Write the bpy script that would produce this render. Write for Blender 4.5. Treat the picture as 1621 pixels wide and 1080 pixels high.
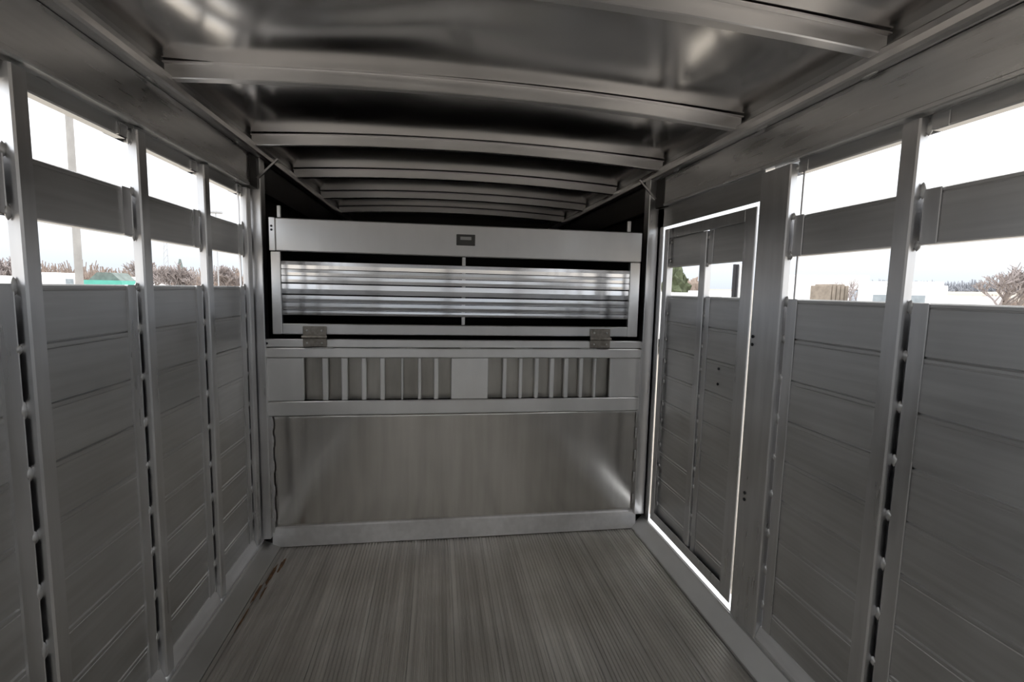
import bpy, math, random
from mathutils import Vector, Matrix, noise

for o in list(bpy.data.objects):
    bpy.data.objects.remove(o)
SC = bpy.context.scene
COL = SC.collection
random.seed(7)

# ------------------------------------------------------------------ camera
YAW, PITCH, ROLL = 0.1526817, 0.1040684, 0.0219518
cd = bpy.data.cameras.new('camera')
cam = bpy.data.objects.new('camera', cd)
COL.objects.link(cam)
cd.sensor_width = 36.0
cd.lens = 773.3 / 1621 * 36.0
cd.clip_start = 0.02
cd.clip_end = 2000
fwd = Vector((math.sin(YAW) * math.cos(PITCH), math.cos(YAW) * math.cos(PITCH), -math.sin(PITCH)))
right = Vector((math.cos(YAW), -math.sin(YAW), 0))
up = right.cross(fwd)
# the horizon falls towards the right of the picture: the camera is rolled
R0 = Matrix((right, up, -fwd)).transposed()
cam.matrix_world = Matrix.Translation((-0.1516, 0, 1.3508)) @ R0.to_4x4() @ Matrix.Rotation(ROLL, 4, 'Z')
SC.camera = cam

# ------------------------------------------------------------------ overcast sky
w = bpy.data.worlds.new('overcast_sky')
SC.world = w
w.use_nodes = True
nt = w.node_tree
nt.nodes.clear()
tc = nt.nodes.new('ShaderNodeTexCoord')
sep = nt.nodes.new('ShaderNodeSeparateXYZ')
rp = nt.nodes.new('ShaderNodeValToRGB')
bg = nt.nodes.new('ShaderNodeBackground')
wo = nt.nodes.new('ShaderNodeOutputWorld')
rp.color_ramp.elements[0].position = 0.0
rp.color_ramp.elements[0].color = (0.80, 0.87, 0.96, 1)
rp.color_ramp.elements[1].position = 0.55
rp.color_ramp.elements[1].color = (1.0, 1.0, 1.0, 1)
e = rp.color_ramp.elements.new(0.14)
e.color = (0.93, 0.965, 1.0, 1)
mr = nt.nodes.new('ShaderNodeMapRange')
mr.inputs['From Max'].default_value = 0.9
mr.inputs['To Min'].default_value = .66
mr.inputs['To Max'].default_value = 2.9
nt.links.new(tc.outputs['Generated'], sep.inputs[0])
nt.links.new(sep.outputs['Z'], rp.inputs[0])
nt.links.new(sep.outputs['Z'], mr.inputs['Value'])
nt.links.new(rp.outputs[0], bg.inputs['Color'])
nt.links.new(mr.outputs[0], bg.inputs['Strength'])
nt.links.new(bg.outputs[0], wo.inputs[0])

SC.view_settings.view_transform = 'Standard'
SC.view_settings.look = 'None'
SC.view_settings.gamma = 1
SC.view_settings.exposure = 0.62
SC.view_settings.use_curve_mapping = False
cy = SC.cycles
cy.use_denoising = True
cy.max_bounces = 14
cy.glossy_bounces = 12
cy.diffuse_bounces = 4
cy.sample_clamp_indirect = 6
cy.caustics_reflective = True
cy.blur_glossy = 0.3

# ------------------------------------------------------------------ materials
def newmat(name):
    m = bpy.data.materials.new(name)
    m.use_nodes = True
    t = m.node_tree
    return m, t, t.nodes['Principled BSDF']

def metal(name, col=(.66, .66, .67), rough=.34, aniso=0.0, tangent=None, scale=(1, 1, 1), streak=.12,
          blot=.10, bump=.0, metallic=1.0, stain=None, stain_amt=0.0):
    m, t, b = newmat(name)
    N, L = t.nodes, t.links
    tc = N.new('ShaderNodeTexCoord')
    geo = N.new('ShaderNodeNewGeometry')
    oi = N.new('ShaderNodeObjectInfo')
    mp = N.new('ShaderNodeMapping')
    mp.inputs['Scale'].default_value = scale
    L.new(geo.outputs['Position'], mp.inputs['Vector'])
    n1 = N.new('ShaderNodeTexNoise'); n1.inputs['Scale'].default_value = 1.0; n1.inputs['Detail'].default_value = 4
    L.new(mp.outputs[0], n1.inputs['Vector'])
    n2 = N.new('ShaderNodeTexNoise'); n2.inputs['Scale'].default_value = 3.2; n2.inputs['Detail'].default_value = 3
    L.new(geo.outputs['Position'], n2.inputs['Vector'])
    def mr(src, a, b_):
        q = N.new('ShaderNodeMapRange'); q.inputs['From Min'].default_value = .3; q.inputs['From Max'].default_value = .7
        q.inputs['To Min'].default_value = a; q.inputs['To Max'].default_value = b_
        L.new(src, q.inputs['Value']); return q.outputs[0]
    def mth(op, a, b_):
        q = N.new('ShaderNodeMath'); q.operation = op
        for k, v in ((0, a), (1, b_)):
            if isinstance(v, (int, float)): q.inputs[k].default_value = v
            else: L.new(v, q.inputs[k])
        return q.outputs[0]
    val = mth('MULTIPLY', mr(n1.outputs[0], 1 - streak, 1 + streak * .5), mr(n2.outputs[0], 1 - blot, 1 + blot * .4))
    rnd = mth('MULTIPLY_ADD', oi.outputs['Random'], .06)
    rnd.node.inputs[2].default_value = .97
    val = mth('MULTIPLY', val, rnd)
    vm = N.new('ShaderNodeVectorMath'); vm.operation = 'SCALE'
    vm.inputs[0].default_value = col
    L.new(val, vm.inputs['Scale'])
    outc = vm.outputs[0]
    if stain:
        n3 = N.new('ShaderNodeTexNoise'); n3.inputs['Scale'].default_value = 2.3; n3.inputs['Detail'].default_value = 6
        L.new(geo.outputs['Position'], n3.inputs['Vector'])
        mx = N.new('ShaderNodeMix'); mx.data_type = 'RGBA'
        L.new(mr(n3.outputs[0], 0, stain_amt), mx.inputs[0])
        L.new(outc, mx.inputs[6]); mx.inputs[7].default_value = (*stain, 1)
        outc = mx.outputs[2]
    L.new(outc, b.inputs['Base Color'])
    b.inputs['Metallic'].default_value = metallic
    L.new(mth('MULTIPLY', mr(n2.outputs[0], 1.0, 1.25), mth('MULTIPLY', mr(n1.outputs[0], .85, 1.15), rough)), b.inputs['Roughness'])
    if aniso:
        b.inputs['Anisotropic'].default_value = aniso
        cx = N.new('ShaderNodeCombineXYZ')
        for k in range(3): cx.inputs[k].default_value = tangent[k]
        L.new(cx.outputs[0], b.inputs['Tangent'])
    if bump:
        bp = N.new('ShaderNodeBump'); bp.inputs['Strength'].default_value = 1; bp.inputs['Distance'].default_value = bump
        L.new(n1.outputs[0], bp.inputs['Height']); L.new(bp.outputs[0], b.inputs['Normal'])
    return m

def paint(name, col, rough=.6, metallic=0.0, var=.15, scale=6):
    m, t, b = newmat(name)
    N, L = t.nodes, t.links
    tc = N.new('ShaderNodeTexCoord')
    n = N.new('ShaderNodeTexNoise'); n.inputs['Scale'].default_value = scale; n.inputs['Detail'].default_value = 4
    L.new(tc.outputs['Object'], n.inputs['Vector'])
    q = N.new('ShaderNodeMapRange'); q.inputs['From Min'].default_value = .3; q.inputs['From Max'].default_value = .7
    q.inputs['To Min'].default_value = 1 - var; q.inputs['To Max'].default_value = 1 + var
    L.new(n.outputs[0], q.inputs['Value'])
    vm = N.new('ShaderNodeVectorMath'); vm.operation = 'SCALE'; vm.inputs[0].default_value = col
    L.new(q.outputs[0], vm.inputs['Scale'])
    L.new(vm.outputs[0], b.inputs['Base Color'])
    b.inputs['Roughness'].default_value = rough
    b.inputs['Metallic'].default_value = metallic
    return m

M = {}
M['plank'] = metal('mill_aluminium_plank', (.64, .64, .64), .32, .55, (0, 0, 1), (3, 2.2, 60), .10, .10)
M['post'] = metal('aluminium_post', (.70, .70, .71), .28, .3, (0, 0, 1), (30, 30, 3), .10, .12)
M['header'] = metal('aluminium_header', (.80, .80, .80), .26, .5, (0, 0, 1), (10, 2, 40), .08, .10)
M['gate'] = metal('light_aluminium_extrusion', (.82, .82, .825), .33, .5, (0, 0, 1), (9, 9, 2), .05, .06)
M['slat'] = metal('bright_rolled_aluminium', (.90, .90, .91), .10, .55, (0, 0, 1), (6, 6, 30), .06, .05)
M['sheet'] = metal('brushed_aluminium_sheet', (.66, .645, .62), .17, .8, (0, 0, 1), (22, 1, 1.5), .10, .08)
M['ceiling'] = metal('rippled_roof_sheet', (.76, .745, .735), .15, 0, None, (2, 2, 2), .05, .08)
M['bow'] = metal('roof_bow_aluminium', (.90, .88, .87), .32, 0, None, (4, 20, 20), .06, .08)
M['divider'] = metal('rear_lit_divider_extrusion', (.93, .93, .93), .40, .3, (0, 0, 1), (9, 9, 2), .05, .05)  # light from the rear on the divider rows is put into this raised colour
M['sill'] = metal('polished_sill', (.90, .90, .90), .25, 0, None, (4, 4, 4), .03, .03)
M['weld'] = metal('weld_bead_aluminium', (.70, .70, .70), .42, 0, None, (80, 80, 80), .2, .05, bump=.0005)
M['kick'] = metal('kick_strip_aluminium', (.86, .86, .87), .40, 0, None, (30, 3, 30), .08, .12)
M['base'] = metal('base_rail_aluminium', (.56, .56, .555), .40, 0, None, (8, 2, 8), .10, .14)
M['floor'] = metal('worn_ribbed_floor', (.72, .70, .665), .42, .35, (1, 0, 0), (34, .8, 1), .28, .16,
                   metallic=.9, stain=(.40, .365, .31), stain_amt=.4)
M['hinge'] = metal('tarnished_steel_hinge', (.40, .37, .335), .42, 0, None, (60, 60, 60), .3, .2)
M['front_dark'] = paint('near_black_front_compartment', (.022, .019, .018), .5)  # near-black colour for the front compartment and its header
M['dark'] = paint('dark_recess', (.02, .02, .02), .6)
M['rivet'] = paint('dark_rivet_hole', (.03, .03, .035), .5, .5)
M['plate'] = paint('dark_plastic_plate', (.07, .07, .066), .45)
M['plate_label'] = paint('grey_foil_label', (.42, .42, .41), .4)
M['shutter'] = metal('dull_beige_backing', (.56, .545, .51), .35, 0, None, (14, 1, 2), .22, .2)
M['grass'] = paint('dry_ground', (.29, .26, .22), .95, 0, .18, .12)
M['white'] = paint('white_vehicle_paint', (.86, .87, .88), .3, 0, .03)
M['vglass'] = paint('vehicle_window_glass', (.30, .34, .37), .12)
M['tyre'] = paint('black_rubber', (.02, .02, .02), .8)
M['bark'] = paint('pale_grey_bark', (.24, .205, .185), .9, 0, .2, 9)
M['twig'] = paint('bare_twigs', (.33, .29, .28), .9, 0, .2, 9)
M['brush'] = paint('brown_brush', (.30, .24, .205), .95, 0, .3, 2)
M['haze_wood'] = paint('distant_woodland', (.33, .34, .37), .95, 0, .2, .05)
M['ever'] = paint('dark_evergreen', (.07, .085, .045), .9, 0, .4, 4)
M['conifer'] = paint('grey_green_conifer', (.15, .18, .17), .9, 0, .3, 4)
M['teal'] = paint('teal_painted_steel', (.10, .42, .34), .5, 0, .08)
M['polew'] = paint('weathered_pole_wood', (.34, .33, .32), .85, 0, .12, 3)
M['steel'] = paint('grey_galvanised_steel', (.45, .46, .48), .5, .2, .1)
M['bluegrey'] = paint('blue_grey_panel', (.42, .48, .56), .5, 0, .05)
M['browncr'] = paint('brown_crate_board', (.26, .22, .18), .9, 0, .2, 5)

# ------------------------------------------------------------------ helpers
class MB:
    def __init__(s): s.v = []; s.f = []
    def add(s, vs, fs):
        o = len(s.v); s.v += [tuple(v) for v in vs]; s.f += [tuple(i + o for i in f) for f in fs]; return s
    def box(s, x0, x1, y0, y1, z0, z1, c=0.0):
        """box with all twelve edges chamfered by c"""
        c = min(c, abs(x1 - x0) * .45, abs(y1 - y0) * .45, abs(z1 - z0) * .45)
        if c <= 0:
            vs = [(x, y, z) for x in (x0, x1) for y in (y0, y1) for z in (z0, z1)]
            return s.add(vs, [(0, 1, 3, 2), (4, 6, 7, 5), (0, 4, 5, 1), (2, 3, 7, 6), (0, 2, 6, 4), (1, 5, 7, 3)])
        lo = (x0, y0, z0); hi = (x1, y1, z1); vs = []; idx = {}
        for a in (0, 1):
            for b in (0, 1):
                for d in (0, 1):
                    for ax in range(3):
                        p = []
                        for k, sd in enumerate((a, b, d)):
                            base = hi[k] if sd else lo[k]
                            if k != ax: base += -c if sd else c
                            p.append(base)
                        idx[(a, b, d, ax)] = len(vs); vs.append(tuple(p))
        fs = []
        for ax in range(3):
            o = [k for k in range(3) if k != ax]
            for sd in (0, 1):
                q = []
                for (u, v) in ((0, 0), (0, 1), (1, 1), (1, 0)):
                    k = [0, 0, 0]; k[ax] = sd; k[o[0]] = u; k[o[1]] = v
                    q.append(idx[(*k, ax)])
                fs.append(q)
        for ax in range(3):
            o = [k for k in range(3) if k != ax]
            for u in (0, 1):
                for v in (0, 1):
                    k0 = [0, 0, 0]; k0[o[0]] = u; k0[o[1]] = v; k1 = list(k0); k1[ax] = 1
                    fs.append([idx[(*k0, o[0])], idx[(*k1, o[0])], idx[(*k1, o[1])], idx[(*k0, o[1])]])
        for a in (0, 1):
            for b in (0, 1):
                for d in (0, 1):
                    fs.append([idx[(a, b, d, k)] for k in range(3)])
        return s.add(vs, fs)
    def prism(s, prof, ax, a, b, caps=True):
        """profile of 2-D points in the plane of the other two axes, extruded along ax from a to b"""
        n = len(prof); vs = []
        for t in (a, b):
            for (u, v) in prof:
                vs.append({0: (t, u, v), 1: (u, t, v), 2: (u, v, t)}[ax])
        fs = [(i, (i + 1) % n, n + (i + 1) % n, n + i) for i in range(n)]
        if caps: fs += [tuple(range(n))[::-1], tuple(range(n, 2 * n))]
        return s.add(vs, fs)
    def tube(s, p, q, r0, r1, n=8, caps=True):
        p = Vector(p); q = Vector(q); d = (q - p).normalized()
        a = d.orthogonal().normalized(); b = d.cross(a)
        vs = []
        for (c, r) in ((p, r0), (q, r1)):
            for i in range(n):
                t = 2 * math.pi * i / n
                vs.append(c + a * math.cos(t) * r + b * math.sin(t) * r)
        fs = [(i, (i + 1) % n, n + (i + 1) % n, n + i) for i in range(n)]
        if caps: fs += [tuple(range(n))[::-1], tuple(range(n, 2 * n))]
        return s.add(vs, fs)
    def blob(s, c, r, n=10, m=7, jit=0.0, seed=0):
        vs = []; fs = []
        for j in range(m + 1):
            ph = math.pi * j / m
            for i in range(n):
                th = 2 * math.pi * i / n
                d = Vector((math.sin(ph) * math.cos(th), math.sin(ph) * math.sin(th), math.cos(ph)))
                k = 1 + jit * noise.noise(d * 2.3 + Vector((seed, seed * 1.7, 0)))
                vs.append((c[0] + d.x * r[0] * k, c[1] + d.y * r[1] * k, c[2] + d.z * r[2] * k))
        for j in range(m):
            for i in range(n):
                fs.append((j * n + i, (j + 1) * n + i, (j + 1) * n + (i + 1) % n, j * n + (i + 1) % n))
        return s.add(vs, fs)
    def mesh(s, name, mat, smooth=False):
        me = bpy.data.meshes.new(name)
        me.from_pydata([tuple(v) for v in s.v], [], [tuple(f) for f in s.f])
        import bmesh
        bm = bmesh.new(); bm.from_mesh(me)
        bmesh.ops.recalc_face_normals(bm, faces=bm.faces)
        bm.to_mesh(me); bm.free()
        if smooth:
            for p in me.polygons: p.use_smooth = True
        me.materials.append(mat)
        return me

def link(name, me, parent=None, loc=(0, 0, 0), rot=None):
    o = bpy.data.objects.new(name, me)
    COL.objects.link(o)
    o.location = loc
    if rot: o.rotation_euler = rot
    if parent: o.parent = parent
    return o
def part(name, mb, mat, parent, loc=(0, 0, 0), smooth=False, label=None):
    o = link(name, mb.mesh(name, M[mat], smooth), parent, loc)
    if label: o['label'] = label
    return o
def tag(o, label=None, cat=None, group=None, kind=None):
    if label: o['label'] = label
    if cat: o['category'] = cat
    if group: o['group'] = group
    if kind: o['kind'] = kind
    return o
def thing(name, loc, label, cat, group=None):
    o = link(name, None, None, loc)
    o.empty_display_size = .2
    return tag(o, label, cat, group)

# ------------------------------------------------------------------ dimensions (metres)
XW = 1.05          # inner face of the side planks
XP = 1.025         # inner face of the posts
XH = 1.00          # header face
Y0, YG, Y1 = -2.3, 2.56, 5.05
ZTOP = 1.80
joints = [1.205 - .1425 * k for k in range(8)]          # 1.205 ... 0.21
rows = [(1.205, 1.341)] + [(joints[k + 1], joints[k]) for k in range(7)] + [(.085, joints[7])]
upper_rows = [(1.486, 1.623), (1.764, 1.90)]
gap = .009

def plank_prof(sx, z0, z1, t=.03):
    """cross-section (x, z) of a hollow-look plank: chamfered long edges and a shallow bead below the top edge"""
    c = .0035; xi = sx * XW; xo = sx * (XW + t); d = sx
    return [(xi + d * c, z0), (xi, z0 + c), (xi, z1 - .016), (xi + d * .0012, z1 - .0145), (xi + d * .0012, z1 - .0125), (xi, z1 - .011),
            (xi, z1 - c), (xi + d * c, z1), (xo, z1), (xo, z0)]

def side_wall(name, sx, posts, jamb=None, skip=None, kick_z=(.045, .098)):
    # root mesh: closing strips outside, behind the posts, added to keep daylight out of the gaps
    mb = MB()
    for (p, wd) in posts:
        for (z0, z1) in ((.03, 1.339), (1.488, 1.621), (1.766, 1.98)):
            mb.box(sx * (XW + .0305), sx * (XW + .036), p - .05, p + wd, z0, z1, .001)
    root = link(name, mb.mesh(name, M['post']))
    tag(root, kind='structure')
    # planks, bay by bay
    ys = [Y0] + [p for p, _ in posts] + [YG + .05]
    for i in range(len(ys) - 1):
        a = ys[i] + (.0 if i == 0 else .03)
        b = ys[i + 1] - (gap if i < len(ys) - 2 else 0)
        if skip and a > 1.5: continue
        for (z0, z1) in rows + upper_rows:
            pm = MB().prism([(u - sx * XW, v - z0) for u, v in plank_prof(sx, z0, z1)], 1, 0, b - a)
            o = link('plank', pm.mesh('plank', M['plank']), root, (sx * XW + random.uniform(-.0006, .0006), a, z0))
            o.rotation_euler = (0, random.uniform(-.004, .004), random.uniform(-.0008, .0008))
    # posts
    segs = [(.09, 1.341), (1.486, 1.623), (1.764, ZTOP)]
    bead = MB().blob((0, 0, 0), (.0045, .0095, .012), 8, 6, .45, 3).mesh('weld_bead', M['weld'], True)
    for (p, wd) in posts:
        c = .004
        pm = MB()
        xi, xo = sx * XP, sx * (XW + .002)
        pm.prism([(xo, p), (xi + sx * c, p), (xi, p + c), (xi, p + wd - c), (xi + sx * c, p + wd), (xo, p + wd)], 2, .055, ZTOP - .004)
        post = part('post', pm, 'post', root)
        full = p in (2.47,) or wd > .1
        fb = MB()
        if full:
            fb.box(sx * (XW - .003), sx * (XW + .002), p - .030 - gap, p - .023 - gap, 1.341, 1.764, .001)
        for (z0, z1) in segs:
            fb.box(sx * (XW - .0045), sx * (XW + .0), p - .044 - gap, p - gap, z0, z1, .0015)
        part('flange', fb, 'post', post)
        zb = [1.332, 1.205] + joints[1:] + [.10] + [1.49, 1.617, 1.775]
        for z in zb:
            b_ = link('weld_bead', bead, post, (sx * (XW - .003), p - .005, z + random.uniform(-.006, .006)))
            b_.scale = (1, 1, random.uniform(.8, 1.5))
    # header extrusion hiding the top of the posts
    segs_y = [Y0, YG - .1, Y1]
    hb = MB().prism([(sx * (XH + .055), ZTOP + .006), (sx * (XH + .003), ZTOP), (sx * XH, ZTOP + .003), (sx * XH, ZTOP + .012), (sx * (XH + .004), ZTOP + .015),
                     (sx * (XH + .004), 1.945), (sx * (XH + .055), 1.945)], 1, Y0, YG - .12)
    part('header', hb, 'header', root)
    part('front_header', MB().box(sx * 1.0, sx * 1.05, YG - .12, Y1, ZTOP + .0, 1.944, .003), 'front_dark', root, label='dark header of the front compartment')
    # rounded tube along the roof corner
    pr = []
    for k in range(12):
        t = 2 * math.pi * k / 12
        pr.append((sx * (.988 + .024 * math.copysign(abs(math.cos(t)) ** .6, math.cos(t))), 1.969 + .024 * math.copysign(abs(math.sin(t)) ** .6, math.sin(t))))
    part('corner_tube', MB().prism(pr, 1, Y0, Y1), 'bow', root)
    part('roof_flange', MB().prism([(sx * 1.000, 1.985), (sx * 1.000, 2.045), (sx * 1.05, 2.045), (sx * 1.05, 1.90)], 1, Y0, Y1), 'base', root)
    wb = MB().blob((0, 0, 0), (.006, .03, .007), 8, 6, .2, 1).mesh('weld_bead', M['weld'], True)
    for y in (.45, 1.22, 1.66, 2.3):
        link('weld_bead', wb, root, (sx * .990, y, 1.945))
    # kick strips between the posts, sloped base rail below
    k0, k1 = kick_z
    ks = [Y0] + [v for p, wd in posts for v in (p, p + wd)] + [YG]
    for i in range(0, len(ks), 2):
        a, b = ks[i], ks[i + 1]
        if skip and a > skip[0] - .05: continue
        part('kick_strip', MB().prism([(sx * (XW + .001), k1), (sx * (XW - .004), k1), (sx * (XW - .022), k0 + .002), (sx * (XW - .022), k0 - .01), (sx * (XW + .001), k0 - .01)], 1, a + .001, b - .001), 'kick', root)
    xr = .945 if sx < 0 else .958
    part('base_rail', MB().prism([(sx * (XW + .03), k0 - .008), (sx * (XP - .002), k0 - .008), (sx * (XP - .008), k0 - .012), (sx * (xr + .006), .006), (sx * xr, .003), (sx * xr, -.02), (sx * (XW + .03), -.02)], 1, Y0, YG), 'base', root)
    # solid side of the front compartment
    part('front_side_panel', MB().box(sx * XW, sx * (XW + .03), YG + .051, Y1, -.02, 1.95, .002), 'front_dark', root)
    return root

# ------------------------------------------------------------------ side walls
LP = [(-2.17, .046), (-1.75, .046), (-1.33, .046), (-.91, .046), (-.49, .046), (-.07, .046), (.35, .046), (.775, .046), (1.203, .045), (1.637, .046), (2.052, .046), (2.47, .05)]
wall_left = side_wall('wall_left', -1, LP)
RP = [(-1.85, .046), (-1.43, .046), (-1.01, .046), (-.59, .046), (-.17, .046), (.25, .046), (.67, .046), (1.092, .05), (1.542, .155)]
DY0, DY1, DZ0, DZ1 = 1.7150, 2.468, .097, 1.684
wall_right = side_wall('wall_right', 1, RP, skip=(1.60, YG), kick_z=(.08, .125))
# wall above the door and the narrow strip between the door and the divider
part('door_head', MB().box(XW - .020, XW - .012, 1.69, YG + .05, DZ1 + .016, 1.90, .001), 'plank', wall_right)
part('door_post', MB().box(XP + .005, XP + .011, DY1 + .021, YG + .05, .06, ZTOP - .002, .001), 'post', wall_right)
part('door_sill', MB().prism([(1.025, .062), (1.10, .062), (1.10, .074), (1.030, .074), (1.025, .072)], 1, 1.69, YG), 'sill', wall_right)
rv = MB().tube((-.002, 0, 0), (.0015, 0, 0), .0065, .0055, 10).mesh('rivet', M['rivet'])
for (y, z) in ((1.688, 1.196), (1.688, 1.166), (1.668, .592), (1.668, .566)):
    link('rivet', rv, wall_right, (XP - .0005, y - .012, z))

# ------------------------------------------------------------------ door in the right wall
door = link('door_1', None, None, (XW, DY0, DZ0))
tag(door, kind='structure')
def dpart(name, mb, mat, smooth=False):
    o = part(name, mb, mat, door, (-XW, -DY0, -DZ0), smooth)
    return o
xf = 1.030
dpart('stile', MB().box(xf, xf + .007, DY0, DY0 + .070, DZ0, DZ1, .002), 'post')
dpart('stile', MB().box(xf, xf + .007, DY1 - .045, DY1, DZ0, DZ1, .002), 'post')
dpart('top_rail', MB().box(xf + .001, xf + .007, DY0 + .070, DY1 - .045, DZ1 - .05, DZ1, .002), 'post')
dpart('bottom_rail', MB().box(xf + .001, xf + .007, DY0 + .070, DY1 - .045, DZ0, DZ0 + .05, .002), 'post')
dpart('leak_closure', MB().box(xf + .0075, XW + .02, DY0 + .047, DY0 + .053, DZ0 + .03, DZ1 - .03, .001), 'post')  # closures added behind the door frame to stop daylight leaking through
dpart('leak_closure', MB().box(xf + .0075, XW + .02, DY1 - .030, DY1 - .024, DZ0 + .03, DZ1 - .03, .001), 'post')
dpart('leak_closure', MB().box(xf + .0075, XW + .02, DY0 + .047, DY1 - .024, DZ0 + .026, DZ0 + .032, .001), 'post')
dpart('leak_closure', MB().box(xf + .0075, XW + .02, DY0 + .047, DY1 - .024, DZ1 - .036, DZ1 - .030, .001), 'post')
dpart('centre_stile', MB().box(xf + .008, XW + .02, 2.068, 2.118, DZ0 + .05, DZ1 - .05, .003), 'post')
fl = dpart('flange', MB().box(XW - .004, XW, 2.118 - .092, 2.058, DZ0 + .05, 1.341, .001), 'post')
fl = dpart('flange', MB().box(XW - .004, XW, 2.118 - .092, 2.058, 1.486, DZ1 - .05, .001), 'post')
for (a, b) in ((DY0 + .045, 2.068), (2.118, DY1 - .020)):
    for (z0, z1) in [(max(r[0], DZ0 + .03), r[1]) for r in rows if r[1] > DZ0 + .06] + [(1.486, 1.660)]:
        pm = MB().prism([(u - XW, v - z0) for u, v in plank_prof(1, z0, z1, .02)], 1, 0, b - a)
        o = link('plank', pm.mesh('plank', M['plank']), door, (random.uniform(-.0004, .0004), a - DY0, z0 - DZ0))
bead2 = MB().blob((0, 0, 0), (.005, .009, .012), 8, 6, .3, 5).mesh('weld_bead', M['weld'], True)
for z in [.2 + .115 * k for k in range(10)] + [1.50, 1.62]:
    link('weld_bead', bead2, door, (-.002, 2.063 - DY0, z - DZ0 + random.uniform(-.02, .02)))
    link('weld_bead', bead2, door, (-.004, DY1 - .047 - DY0, z - DZ0 + random.uniform(-.02, .02)))
for (y, z) in ((1.925, 1.032), (1.925, .965)):
    link('rivet', rv, door, (-.0008, y - DY0, z - DZ0))

# ------------------------------------------------------------------ floor of ribbed planks
sub = MB().box(-1.09, 1.09, Y0, Y1, -.07, -.012)
floor = link('floor', sub.mesh('floor', M['base']))
tag(floor, kind='structure')
fx0, fx1, nfl = -.945, .958, 11
pw = (fx1 - fx0) / nfl
def floor_prof():
    p = [(0.0008, -.012), (0.0008, -.002)]
    p += [(0.004, -.0005), (.018, -.0005)]       # flat land along one edge
    x = .018; n = 10; step = (pw - .020) / n
    for k in range(n):
        h = -.0044
        p += [(x + .0015, h), (x + step * .38, h), (x + step * .5, 0.0), (x + step - .001, 0.0)]
        x += step
    p += [(pw - .0008, -.002), (pw - .0008, -.012)]
    return p
fme = MB().prism(floor_prof(), 1, Y0, YG + .02).mesh('floor_plank', M['floor'])
for k in range(nfl):
    link('floor_plank', fme, floor, (fx0 + k * pw, 0, random.uniform(-.0006, .0006)))
part('front_floor_panel', MB().box(-1.05, 1.05, YG + .03, Y1, -.0119, -.001, .001), 'front_dark', floor)
# droppings of dirt and a rusty stain lying in the ribs at the far left corner
M['stain'] = paint('rusty_dried_dirt', (.19, .105, .055), .95, 0, .4, 30)
for (x, y, rx, ry, s) in ((-.912, 2.30, .009, .080, 1), (-.890, 2.38, .008, .06, 2), (-.929, 2.16, .006, .07, 3), (-.903, 2.16, .004, .05, 4), (-.925, 1.99, .004, .08, 5)):
    vs = [(0, 0, .0012)]
    for i in range(18):
        t = 2 * math.pi * i / 18; k = 1 + .5 * noise.noise(Vector((math.cos(t) * 2, math.sin(t) * 2, s * 3.1)))
        vs.append((math.cos(t) * rx * k, math.sin(t) * ry * k, .0003))
    mb = MB().add(vs, [(0, 1 + i, 1 + (i + 1) % 18) for i in range(18)])
    o = part('dirt_patch', mb, 'stain', floor, (x, y, .0008))

# ------------------------------------------------------------------ ceiling: thin rippled sheet and bows
bows = [-2.215, -1.55, -.885, -.22, .445, 1.11, 1.77, 2.44, 3.10, 3.77, 4.43]
PI_2 = math.pi / 2
def arch(x): return .036 * (1 - (x / 1.0) ** 2)
def sheet_z(x, y):
    # sheet fixed at the bows and sides, buckled between them
    k = 0
    for b in bows:
        if b <= y: k = b
    nxt = min([b for b in bows if b > y] or [Y1]); 
    prv = max([b for b in bows if b <= y] or [Y0])
    t = (y - prv) / (nxt - prv); env = math.sin(math.pi * t) * max(0, 1 - (x / 1.0) ** 4)
    n = noise.noise(Vector((x * 1.5, y * 1.1, 3.3))) * .026 + noise.noise(Vector((x * 2.9, y * 3.2, 9.1))) * .005
    n += .003 * math.sin(x * 5.0 + y * 2)
    sag = .030 if 1.7 < y < 2.44 else (.016 if y < 1.8 else .002)
    k2 = 1 if y < 2.44 else .2
    return 2.026 + arch(x) + env * (n * k2 - sag * (1 + .5 * noise.noise(Vector((x * 1.3, prv * 3, 1.7)))))
nx, ny = 110, 300
vs = []; fs = []
for j in range(ny + 1):
    y = Y0 + (Y1 - Y0) * j / ny
    for i in range(nx + 1):
        x = -1.045 + 2.09 * i / nx
        vs.append((x, y, sheet_z(x, y)))
for j in range(ny):
    for i in range(nx):
        a = j * (nx + 1) + i
        fs.append((a, a + 1, a + nx + 2, a + nx + 1))
me = bpy.data.meshes.new('ceiling'); me.from_pydata(vs, [], fs)
for p in me.polygons: p.use_smooth = True
me.materials.append(M['ceiling'])
ceiling = link('ceiling', me)
tag(ceiling, kind='structure')
sm = ceiling.modifiers.new('thickness', 'SOLIDIFY'); sm.thickness = .003; sm.offset = 1
def bow_mesh():
    mb = MB(); n = 28
    # hat section across Y: flange, web, face, web, flange, with bottom following the arch
    prof = [(-.014, .0460), (-.014, .0425), (-.0005, .0425), (0, .0405), (0, .003), (.003, 0), (.031, 0), (.034, .003), (.034, .0425), (.046, .0425), (.046, .0460)]
    P = len(prof); vs = []
    for i in range(n + 1):
        x = -.985 + 1.97 * i / n
        for (yy, zz) in prof: vs.append((x, yy, zz + arch(x)))
    fs = []
    for i in range(n):
        for k in range(P):
            fs.append((i * P + k, i * P + (k + 1) % P, (i + 1) * P + (k + 1) % P, (i + 1) * P + k))
    fs += [tuple(range(P))[::-1], tuple(range(n * P, n * P + P))]
    return mb.add(vs, fs).mesh('roof_bow', M['bow'])
bme = bow_mesh()
for b in bows:
    dy, rz = (.012, .030) if b < 2 else (0, 0)
    if 1 < b < 1.2: dy = .03
    link('roof_bow', bme, ceiling, (0, b + dy - .03 * (b > 1.5) * (b < 2), 1.975), (0, 0, rz))
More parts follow.
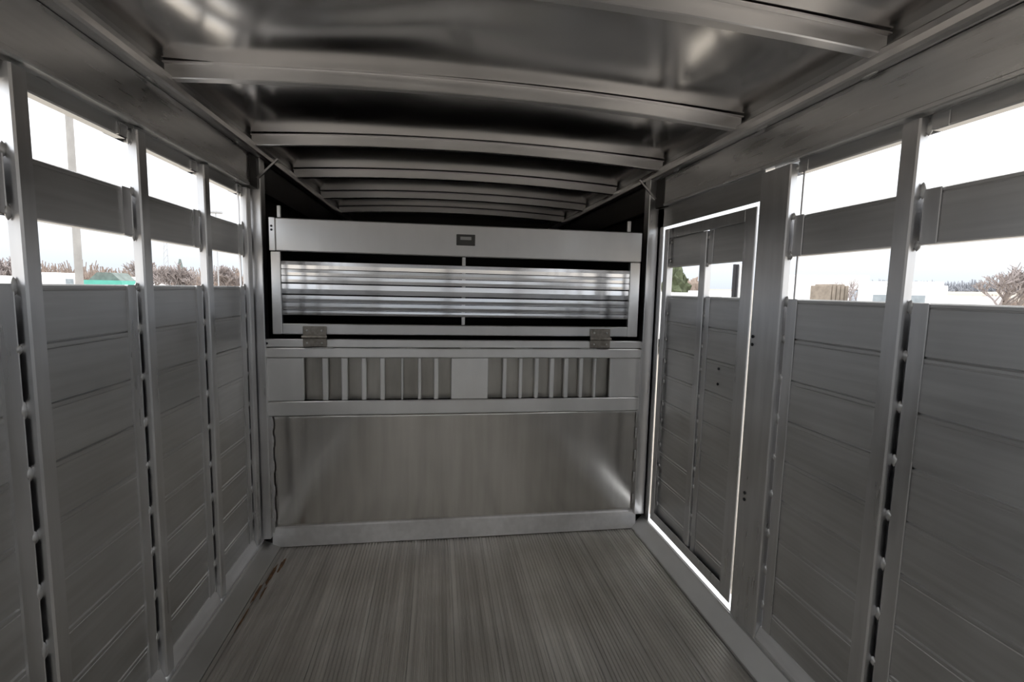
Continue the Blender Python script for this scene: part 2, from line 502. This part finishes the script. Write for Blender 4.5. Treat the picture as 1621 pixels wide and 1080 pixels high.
part('roof_skin', MB().box(-1.09, 1.09, Y0, Y1, 2.115, 2.12), 'plank', ceiling)

# front end of the trailer, far behind the divider
wf = link('wall_front', MB().box(-1.08, 1.08, Y1, Y1 + .03, -.02, 2.11).mesh('wall_front', M['front_dark']))
tag(wf, kind='structure')

# unseen rear gate with the same openings, added to shape the reflections ahead
wr = link('wall_rear_unseen', MB().box(-1.08, 1.08, Y0 - .04, Y0, 1.90, 2.12, .003).mesh('wall_rear_unseen', M['header']))
tag(wr, kind='structure')
for (x0, x1) in ((-1.08, -1.0), (1.0, 1.08), (-.04, .04)):
    part('post', MB().box(x0, x1, Y0 - .04, Y0 + .02, -.02, 1.90, .003), 'post', wr)
for (x0, x1) in ((-1.0, -.04), (.04, 1.0)):
    for (z0, z1) in rows + upper_rows:
        part('plank', MB().box(x0, x1, Y0 - .03, Y0, z0, z1 - .001, .003), 'plank', wr)

# corner channels at the divider
tr = link('trim_1', MB().box(-1.047, -.986, 2.535, 2.60, .055, 1.96, .003).mesh('trim_1', M['post'])); tag(tr, kind='structure')
tr = link('trim_2', MB().box(.966, 1.024, 2.535, 2.60, .09, 1.96, .003).mesh('trim_2', M['post'])); tag(tr, kind='structure')
for nm, s in (('trim_3', -1), ('trim_4', 1)):
    g = MB().prism([(s * 1.0, 1.853), (s * .905, 1.945), (s * .898, 1.942), (s * .992, 1.846)], 1, 2.525, 2.535)
    tr = link(nm, g.mesh(nm, M['bow'])); tag(tr, kind='structure')

# ------------------------------------------------------------------ lower divider
div = thing('stall_divider', (0, YG, 0), 'lower bulkhead across the trailer, plain metal sheet below a row of vertical slots', 'divider')
def vp(name, mb, mat, label=None, parent=div, yo=YG, zo=0.0):
    return part(name, mb, mat, parent, (0, -yo, -zo), False, label)
vp('ledge', MB().box(-1.034, 1.024, YG - .004, YG + .05, 1.041, 1.084, .004), 'divider')
vp('top_rail', MB().box(-1.036, 1.024, YG - .010, YG + .03, .990, 1.0395, .004), 'divider')
vp('bottom_rail', MB().box(-1.033, 1.024, YG - .008, YG + .03, .692, .768, .005), 'divider')
pk = lambda px: -.816 + (px - 480) * 1.612 / 487
OL = [(480, 507), (515, 535), (544, 565), (572, 593), (600, 625), (628, 651), (656, 676), (683, 703)]
OR = [(762, 786), (792, 813), (818, 839), (845, 864), (871, 888), (895, 914), (920, 939), (943, 967)]
for (a, b) in ((-1.031, pk(480)), (pk(703), pk(762)), (pk(967), 1.022)):
    vp('blank_panel', MB().box(a, b, YG - .002, YG + .02, .7685, .9895, .0025), 'divider')
for grp in (OL, OR):
    for k in range(7):
        vp('slat', MB().box(pk(grp[k][1]), pk(grp[k + 1][0]), YG - .002, YG + .028, .7685, .9895, .003), 'divider')
vp('slot_backing', MB().box(-.86, .86, YG + .045, YG + .05, .74, 1.02), 'shutter', 'dull beige sheet seen through the slots')
# main sheet: very slightly buckled
vs = []; fs = []; nx, nz = 60, 24
for j in range(nz + 1):
    for i in range(nx + 1):
        x = -.985 + 1.97 * i / nx; z = .095 + .605 * j / nz
        e_ = min(1, (1 - abs(x) / .985) * 6) * math.sin(math.pi * j / nz)
        vs.append((x, YG + .012 + e_ * (.006 * noise.noise(Vector((x * 1.6, z * 1.2, 5))) + .0015 * noise.noise(Vector((x * 6, z * 1.5, 2)))), z))
for j in range(nz):
    for i in range(nx):
        a = j * (nx + 1) + i
        fs.append((a, a + 1, a + nx + 2, a + nx + 1))
me = bpy.data.meshes.new('sheet'); me.from_pydata(vs, [], fs)
for p in me.polygons: p.use_smooth = True
me.materials.append(M['sheet'])
sh = link('sheet', me, div, (0, -YG, 0)); sm = sh.modifiers.new('thickness', 'SOLIDIFY'); sm.thickness = .004; sm.offset = 1
vp('side_angle', MB().box(-1.034, -.972, YG - .004, YG + .004, .06, .69, .002), 'post')
vp('side_angle', MB().box(.966, 1.024, YG - .004, YG + .004, .09, .69, .002), 'post')
vp('base_plate', MB().prism([(YG - .012, .002), (YG + .02, .002), (YG + .02, .106), (YG + .004, .104), (YG - .002, .098)], 0, -.984, .984), 'kick')
wb3 = MB().blob((0, 0, 0), (.005, .003, .035), 8, 6, .3, 4).mesh('weld_bead', M['weld'], True)
for s in (-.971, .965):
    for z in (.17, .30, .43, .56, .65):
        link('weld_bead', wb3, div, (s, -.001, z))
ws = MB().blob((0, 0, 0), (.055, .003, .0035), 10, 6, .3, 4).mesh('weld_bead', M['weld'], True)
for x in (-.30, .02, .30, .66, -.72):
    link('weld_bead', ws, div, (x, -.008, 1.0405))
for s in (-.985, .975):
    link('rivet', MB().tube((0, -.002, 0), (0, .001, 0), .006, .005, 10).mesh('rivet', M['rivet']), div, (s, -.0045, 1.062))

# ------------------------------------------------------------------ upper fold-down gate
gate = thing('fold_down_gate', (0, YG, 1.105), 'upper hinged gate with a wide plain top beam and ribbed bright slats above the ledge', 'gate')
def gp(name, mb, mat, label=None, parent=None):
    o = part(name, mb, mat, gate, (0, -YG, -1.105), False, label)
    return o
gp('top_beam', MB().box(-.931, .945, YG - .008, YG + .03, 1.515, 1.675, .005), 'gate')
ec = gp('end_cap', MB().box(-.962, -.9315, YG - .006, YG + .03, 1.515, 1.677, .003), 'gate')
rvy = MB().tube((0, -.002, 0), (0, .001, 0), .0055, .005, 10).mesh('rivet', M['rivet'])
for z in (1.634, 1.616):
    link('rivet', rvy, ec, (-.9475, YG - .0065, z))
gp('stile', MB().box(-.958, -.912, YG - .002, YG + .03, 1.107, 1.514, .003), 'gate')
gp('stile', MB().box(.886, .943, YG - .002, YG + .03, 1.107, 1.514, .003), 'gate')
gp('bottom_rail', MB().box(-.912, .886, YG - .001, YG + .03, 1.107, 1.161, .004), 'gate')
gp('strut', MB().box(-.026, -.008, YG + .010, YG + .03, 1.161, 1.515, .002), 'gate')
zs = [1.202, 1.228, 1.266, 1.304, 1.362, 1.398, 1.430, 1.471]
sxx = [(-.911, .885)]
for k in range(7):
    wide = .0035 if k in (3,) else .0014
    z0, z1 = zs[k] + wide, zs[k + 1] - (.003 if k == 3 else .0014); y = YG + .005 + (.003 if k == 3 else 0)
    mbx = MB().prism([(y + .018, z0), (y + .0015, z0), (y, z0 + .0015), (y - .0004, (z0 + z1) / 2), (y, z1 - .0015), (y + .0015, z1), (y + .018, z1)], 0, -.911, .885)
    gp('slat', mbx, 'slat')
pl = gp('nameplate', MB().box(-.058, .038, YG - .013, YG - .008, 1.572, 1.628, .002), 'plate', 'small dark plate with a pale label strip')
lb = part('label_strip', MB().box(-.038, .018, YG - .0145, YG - .0128, 1.600, 1.616, .0006), 'plate_label', pl)
# hinge pins standing above the beam
gp('pin', MB().box(-.926, -.908, YG + .004, YG + .022, 1.6752, 1.735, .003), 'gate')
gp('pin', MB().box(.862, .882, YG + .004, YG + .022, 1.6752, 1.735, .003), 'gate')
# two butt hinges
def hinge(x):
    hg = gp('hinge', MB().box(x - .056, x + .056, YG - .014, YG - .004, 1.098, 1.150, .003).box(x - .056, x + .056, YG - .016, YG - .0045, 1.046, 1.092, .003), 'hinge', 'tarnished steel butt hinge')
    k = MB().tube((x - .06, YG - .017, 1.0955), (x + .06, YG - .017, 1.0955), .008, .008, 12)
    part('knuckle', k, 'hinge', hg, smooth=False)
    for dx in (-.035, .035):
        for z in (1.128, 1.066):
            part('screw', MB().tube((x + dx, YG - .0185, z), (x + dx, YG - .0145, z), .004, .006, 8), 'weld', hg)
hinge(-.757); hinge(.727)

# ================================================================== outside
GZ = -.55
rings = [2, 6, 12, 20, 30, 45, 70, 110, 160, 230, 400, 900]
def gz(d, th):
    t = min(1, max(0, (d - 30) / 120)); t = t * t * (3 - 2 * t)
    return GZ + t * (3.2 - GZ + 1.0 * noise.noise(Vector((math.cos(th) * 2, math.sin(th) * 2, .3)))) 
vs = [(0, 0, GZ)]; fs = []; n = 72
for r in rings:
    for i in range(n):
        th = 2 * math.pi * i / n
        vs.append((r * math.cos(th), r * math.sin(th), gz(r, th)))
for i in range(n): fs.append((0, 1 + i, 1 + (i + 1) % n))
for j in range(len(rings) - 1):
    for i in range(n):
        a = 1 + j * n + i; b = 1 + j * n + (i + 1) % n
        fs.append((a, b, b + n, a + n))
me = bpy.data.meshes.new('ground'); me.from_pydata(vs, [], fs)
for p in me.polygons: p.use_smooth = True
me.materials.append(M['grass'])
gr = link('ground', me); tag(gr, kind='structure')

def at(px_deg, D):
    """point D metres from the trailer's middle at a compass bearing (degrees right of straight ahead)"""
    a = math.radians(px_deg)
    return Vector((D * math.sin(a) - .15, D * math.cos(a)))

def twig_tree(h, spread, seed, depth=5, trunk_r=.12, nb=4, fork=.28, rmin=.018):
    rnd = random.Random(seed)
    tr, tw = MB(), MB()
    def grow(p, d, L, r, k):
        q = p + d * L
        r = max(r, rmin)
        (tr if k < 2 else tw).tube(p, q, r, max(r * .68, rmin * .8), 6 if k < 2 else 3, False)
        if k >= depth: return
        for _ in range(nb if k else nb + 1):
            ax = Vector((rnd.uniform(-1, 1), rnd.uniform(-1, 1), rnd.uniform(-.15, .8)))
            nd = (d + ax.normalized() * spread).normalized()
            grow(p + d * L * rnd.uniform(.55, 1), nd, L * rnd.uniform(.62, .82), r * .6, k + 1)
    grow(Vector((0, 0, -.2)), Vector((.03, .02, 1)).normalized(), h * fork, trunk_r, 0)
    return tr, tw
def bare_tree(loc, h, spread, seed, label, group='bare winter trees outside', **kw):
    t = thing('bare_tree', loc, label, 'tree', group)
    tr, tw = twig_tree(h, spread, seed, **kw)
    part('trunk', tr, 'bark', t); part('twigs', tw, 'twig', t)
    return t
def bush(loc, r, seed, mat, label, name='bush', cat='bush', group=None, lobes=9):
    rnd = random.Random(seed)
    t = thing(name, loc, label, cat, group)
    mb = MB()
    for k in range(lobes):
        a = rnd.uniform(0, 6.28); q = rnd.uniform(0, .6)
        s = rnd.uniform(.35, .6)
        mb.blob((math.cos(a) * q * r[0], math.sin(a) * q * r[1], r[2] * rnd.uniform(.45, 1.45)), (r[0] * s, r[1] * s, r[2] * s), 12, 9, .9, seed + k)
    part('foliage', mb, mat, t)
    st = MB()
    for k in range(4):
        a = rnd.uniform(0, 6.28)
        st.tube((0, 0, -.3), (math.cos(a) * r[0] * .4, math.sin(a) * r[1] * .4, r[2] * .9), .05, .02, 5)
    part('stem', st, 'bark', t)
    return t

def wheel_set(t, xs, half, r=.34):
    for x in xs:
        for s in (-1, 1):
            wm = MB().tube((x, s * half, r), (x, s * (half - .2), r), r, r, 16)
            wo_ = part('wheel', wm, 'tyre', t)
            part('hub', MB().tube((x, s * (half + .01), r), (x, s * (half - .05), r), r * .5, r * .55, 10), 'steel', wo_)
def van(loc, rz, label, L=5.2, H=2.3, W_=1.95, group='white vehicles parked outside'):
    t = thing('van', loc, label, 'van', group); t.rotation_euler = (0, 0, rz)
    h = L / 2
    prof = [(-h, .45), (-h, H - .25), (-h + .15, H - .05), (-h + .4, H), (h - 1.7, H), (h - 1.45, H - .08), (h - .75, 1.35), (h - .12, 1.05), (h, .8), (h, .4)]
    part('body', MB().prism([(a, b) for a, b in prof], 1, -W_ / 2, W_ / 2), 'white', t)
    for s in (-1, 1):
        part('side_window', MB().prism([(h - 2.5, 1.3), (h - 2.5, H - .3), (h - 1.6, H - .3), (h - 1.05, 1.3)], 1, s * (W_ / 2 - .01), s * (W_ / 2 + .012)), 'vglass', t)
    part('windscreen', MB().add([(h - 1.40, -W_ / 2 + .12, H - .14), (h - 1.40, W_ / 2 - .12, H - .14), (h - .80, W_ / 2 - .08, 1.40), (h - .80, -W_ / 2 + .08, 1.40),
                                 (h - 1.37, -W_ / 2 + .12, H - .12), (h - 1.37, W_ / 2 - .12, H - .12), (h - .77, W_ / 2 - .08, 1.42), (h - .77, -W_ / 2 + .08, 1.42)],
                                [(0, 1, 2, 3), (4, 5, 6, 7), (0, 1, 5, 4), (1, 2, 6, 5), (2, 3, 7, 6), (3, 0, 4, 7)]), 'vglass', t)
    part('rear_window', MB().box(-h - .012, -h + .01, -.6, .6, 1.35, H - .4, .004), 'vglass', t)
    wheel_set(t, (-h + 1.0, h - 1.0), W_ / 2)
    return t
def cargo_trailer(loc, rz, label, L=4.5, H=2.4, W_=2.0, group='white vehicles parked outside'):
    t = thing('cargo_trailer', loc, label, 'trailer', group); t.rotation_euler = (0, 0, rz)
    h = L / 2
    pr = [(-h, -W_ / 2), (h - .5, -W_ / 2), (h, -.35), (h, .35), (h - .5, W_ / 2), (-h, W_ / 2)]
    part('body', MB().prism(pr, 2, .5, H), 'white', t)
    rf = MB().prism([(a * .99, b * .98) for a, b in pr], 2, H, H + .06)
    part('roof', rf, 'white', t)
    part('fender', MB().box(-.9, .5, -W_ / 2 - .2, -W_ / 2, .62, .70, .02), 'steel', t)
    part('fender', MB().box(-.9, .5, W_ / 2, W_ / 2 + .2, .62, .70, .02), 'steel', t)
    part('drawbar', MB().tube((h, 0, .45), (h + 1.0, 0, .45), .05, .05, 8), 'steel', t)
    part('rear_door', MB().box(-h - .02, -h, -W_ / 2 + .1, W_ / 2 - .1, .6, H - .1, .005), 'white', t)
    wheel_set(t, (-.55, .15), W_ / 2 + .2, .3)
    return t

def ground_at(x, y):
    return gz(math.hypot(x, y), math.atan2(y, x)) - .02
def L3(x, y): return (x, y, ground_at(x, y))

# ---- left of the trailer
t = thing('utility_pole', L3(-8.8, 13.45), 'tall grey wooden pole outside the left wall openings', 'pole')
part('shaft', MB().tube((0, 0, -.3), (.05, 0, 8.5), .085, .07, 12), 'polew', t)
part('crossarm', MB().box(-.9, .9, -.06, .06, 7.6, 7.75, .01), 'polew', t)
t = thing('lattice_mast', L3(-53.4, 107.5), 'faint slender lattice mast far off beyond the brush', 'mast')
mb = MB()
for a, b in ((-.5, -.5), (.5, -.5), (0, .6)):
    mb.tube((a, b, 0), (a * .3, b * .3, 9.5), .06, .05, 4)
part('legs', mb, 'steel', t)
mb = MB()
for k in range(8):
    z = 1.1 * k; mb.tube((-.5 + .04 * k, -.5, z), (.5 - .04 * k, -.5, z + 1.1), .04, .04, 4)
part('bracing', mb, 'steel', t)
t = thing('street_lamp', L3(-11.5, 27.8), 'thin street lamp seen through the farthest left opening', 'lamp')
part('pole', MB().tube((0, 0, -.2), (0, 0, 5.6), .035, .025, 8), 'steel', t)
part('lamp_head', MB().box(-.30, .30, -.14, .14, 5.52, 5.66, .03), 'steel', t)

hz = [(-29.0, 32.4, 4.8, 11), (-23.4, 31.2, 3.7, 12), (-20.2, 37.9, 3.6, 13), (-17.3, 36.3, 3.4, 14), (-34.5, 31.5, 4.8, 15), (-17.0, 42.5, 3.6, 16)]
lab = ['bare spreading tree left of the tall pole', 'bare tree just behind the tall pole', 'bare round tree right of the tall pole',
       'low bare tree just right of the teal hopper', 'bare tree at the far left edge of the view', 'small bare tree in the middle left opening']
for (x, y, h, s), l in zip(hz, lab):
    bare_tree(L3(x, y), h, .95, s, l, depth=5, trunk_r=.09, nb=4, fork=.36, rmin=.024)
# brush line left: one countless hedge of scrub
def scrub(name, label, pts, h, mat, seed, n=90):
    rnd = random.Random(seed); mb = MB()
    for i, (x, y) in enumerate(pts):
        g = ground_at(x, y); hh = h * rnd.uniform(.55, 1.15); w_ = h * rnd.uniform(.7, 1.3); r = .022 * h
        for k in range(n):
            a = rnd.uniform(0, 6.283); q = math.sqrt(rnd.random())
            bx, by = math.cos(a) * q * w_, math.sin(a) * q * w_
            top = hh * math.sqrt(max(.05, 1 - q * q)) * rnd.uniform(.6, 1.0)
            mb.tube((x + bx * .6, y + by * .6, g - .1), (x + bx * 1.2 + rnd.uniform(-.1, .1) * h, y + by * 1.2, g + top), r * 1.5, r * .6, 3, False)
    o = link(name, mb.mesh(name, M[mat])); tag(o, label, 'brush', kind='stuff'); return o
arc = lambda a0, a1, D, n, j, sd: [(at(a0 + (a1 - a0) * k / (n - 1), D * (1 + j * random.Random(sd + k).uniform(-1, 1)))) for k in range(n)]
scrub('scrub_line', 'grey-brown leafless scrub along the left horizon', [(p.x, p.y) for p in arc(-60, -12, 66, 120, .10, 1)], 3.0, 'brush', 20)
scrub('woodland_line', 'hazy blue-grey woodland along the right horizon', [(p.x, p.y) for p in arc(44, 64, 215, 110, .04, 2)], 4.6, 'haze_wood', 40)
t = thing('conifer', L3(-24.0, 50.4), 'dark narrow conifer standing above the scrub', 'tree')
mb = MB()
for k in range(5): mb.tube((0, 0, .3 + k * .6), (0, 0, 1.3 + k * .6), .75 - k * .12, .08, 12)
part('foliage', mb, 'conifer', t); part('trunk', MB().tube((0, 0, -.3), (0, 0, 1), .12, .1, 6), 'bark', t)
t = thing('feed_hopper', L3(-12.81, 21.56), 'teal green metal hopper seen low in the left opening', 'hopper')
part('bin', MB().prism([(-.55, .9), (-.75, 1.5), (-.7, 1.95), (.7, 1.95), (.75, 1.5), (.55, .9)], 1, -.7, .7), 'teal', t)
part('lid', MB().prism([(-.55, 1.95), (-.25, 2.25), (.25, 2.25), (.55, 1.95)], 1, -.5, .5), 'conifer', t)
lg = MB()
for a in (-.5, .5):
    for b in (-.5, .5): part('leg', MB().tube((a, b, 0), (a, b, 1.0), .05, .05, 8), 'steel', t)
van(L3(-26.9, 39.9), PI_2 + .59, 'white van low in the left opening by the tall pole', H=2.2)
van(L3(-18.6, 33.2), PI_2 + .51, 'white van just right of the teal hopper', H=2.15, L=4.2)
cargo_trailer(L3(-24.4, 47.0), PI_2 + .48, 'white trailer low in the middle left opening', H=2.05)
cargo_trailer(L3(-20.8, 27.0), .6, 'white trailer at the far left, beyond the nearest post', H=2.0)

# ---- right of the trailer
bare_tree(L3(28.9, 21.3), 5.4, .95, 31, 'large bare tree beyond the nearest right opening', depth=6, trunk_r=.20, nb=3, fork=.31, rmin=.022)
bare_tree(L3(35.0, 22.2), 5.2, 1.0, 33, 'second bare tree at the far right edge of the view', depth=5, trunk_r=.12, nb=4, fork=.33, rmin=.02)
scrub('roadside_scrub', 'brown scrub behind the bare trees at right', [(p.x, p.y) for p in arc(52.3, 60, 55, 30, .04, 3)], 2.0, 'brush', 60)
van(L3(22.2, 20.0), PI_2 - .84, 'white van at the left of the nearest right opening', H=2.5, L=4.6)
cargo_trailer(L3(32.4, 26.5), -.89, 'low white trailer right of the white van', H=2.0, L=4.3)
van(L3(14.44, 13.67), PI_2 - .82, 'white van cut off by the nearest right post', H=2.42, L=3.6)
t = thing('stacked_crates', L3(13.1, 14.98), 'brown upright board crate standing outside the middle right opening', 'crate')
for k in range(5):
    part('board', MB().box(-.40 + k * .16, -.27 + k * .16, -.4, .4, .05, 2.30 + .05 * (k % 2), .01), 'browncr', t)
part('base', MB().box(-.45, .45, -.45, .45, 0, .05, .01), 'browncr', t)
t = thing('panel_trailer', L3(18.8, 19.23), 'blue-grey boxy trailer to the right of the brown crate', 'trailer')
t.rotation_euler = (0, 0, -.78)
part('body', MB().box(-.65, .65, -.9, .9, .5, 2.25, .06), 'bluegrey', t)
part('roof', MB().box(-.70, .70, -.95, .95, 2.25, 2.32, .02), 'white', t)
wheel_set(t, (0,), .95, .3)
cargo_trailer(L3(23.4, 27.2), -.71, 'tall white trailer outside, behind the brown crate', H=3.15, L=4.6)
bare_tree(L3(15.7, 16.7), 3.0, 1.0, 41, 'small bare shrub tree left of the blue-grey trailer', depth=5, trunk_r=.05, nb=3, fork=.36, rmin=.012)
bush(L3(12.66, 24.9), (.95, .95, 1.62), 5, 'ever', 'dark round evergreen seen through the door opening', 'evergreen', 'tree')
bush(L3(14.1, 25.9), (.7, .7, 1.5), 8, 'brush', 'brown bush beside the dark evergreen', 'bush', 'bush')
cargo_trailer(L3(7.6, 15.3), .0, 'white trailer in front of the dark evergreen', H=1.90, L=3.0)
van(L3(11.2, 18.8), PI_2 - .54, 'white van seen through the wider door opening', H=2.05, L=4.0)
t = thing('gate_posts', L3(6.93, 10.9), 'pair of dark posts with a pale one outside the door opening', 'fence')
for dx, m_ in ((-.045, 'rivet'), (.03, 'rivet'), (.11, 'white')):
    part('post', MB().box(dx - .025, dx + .025, -.03, .03, 0, 2.65, .004), m_, t)
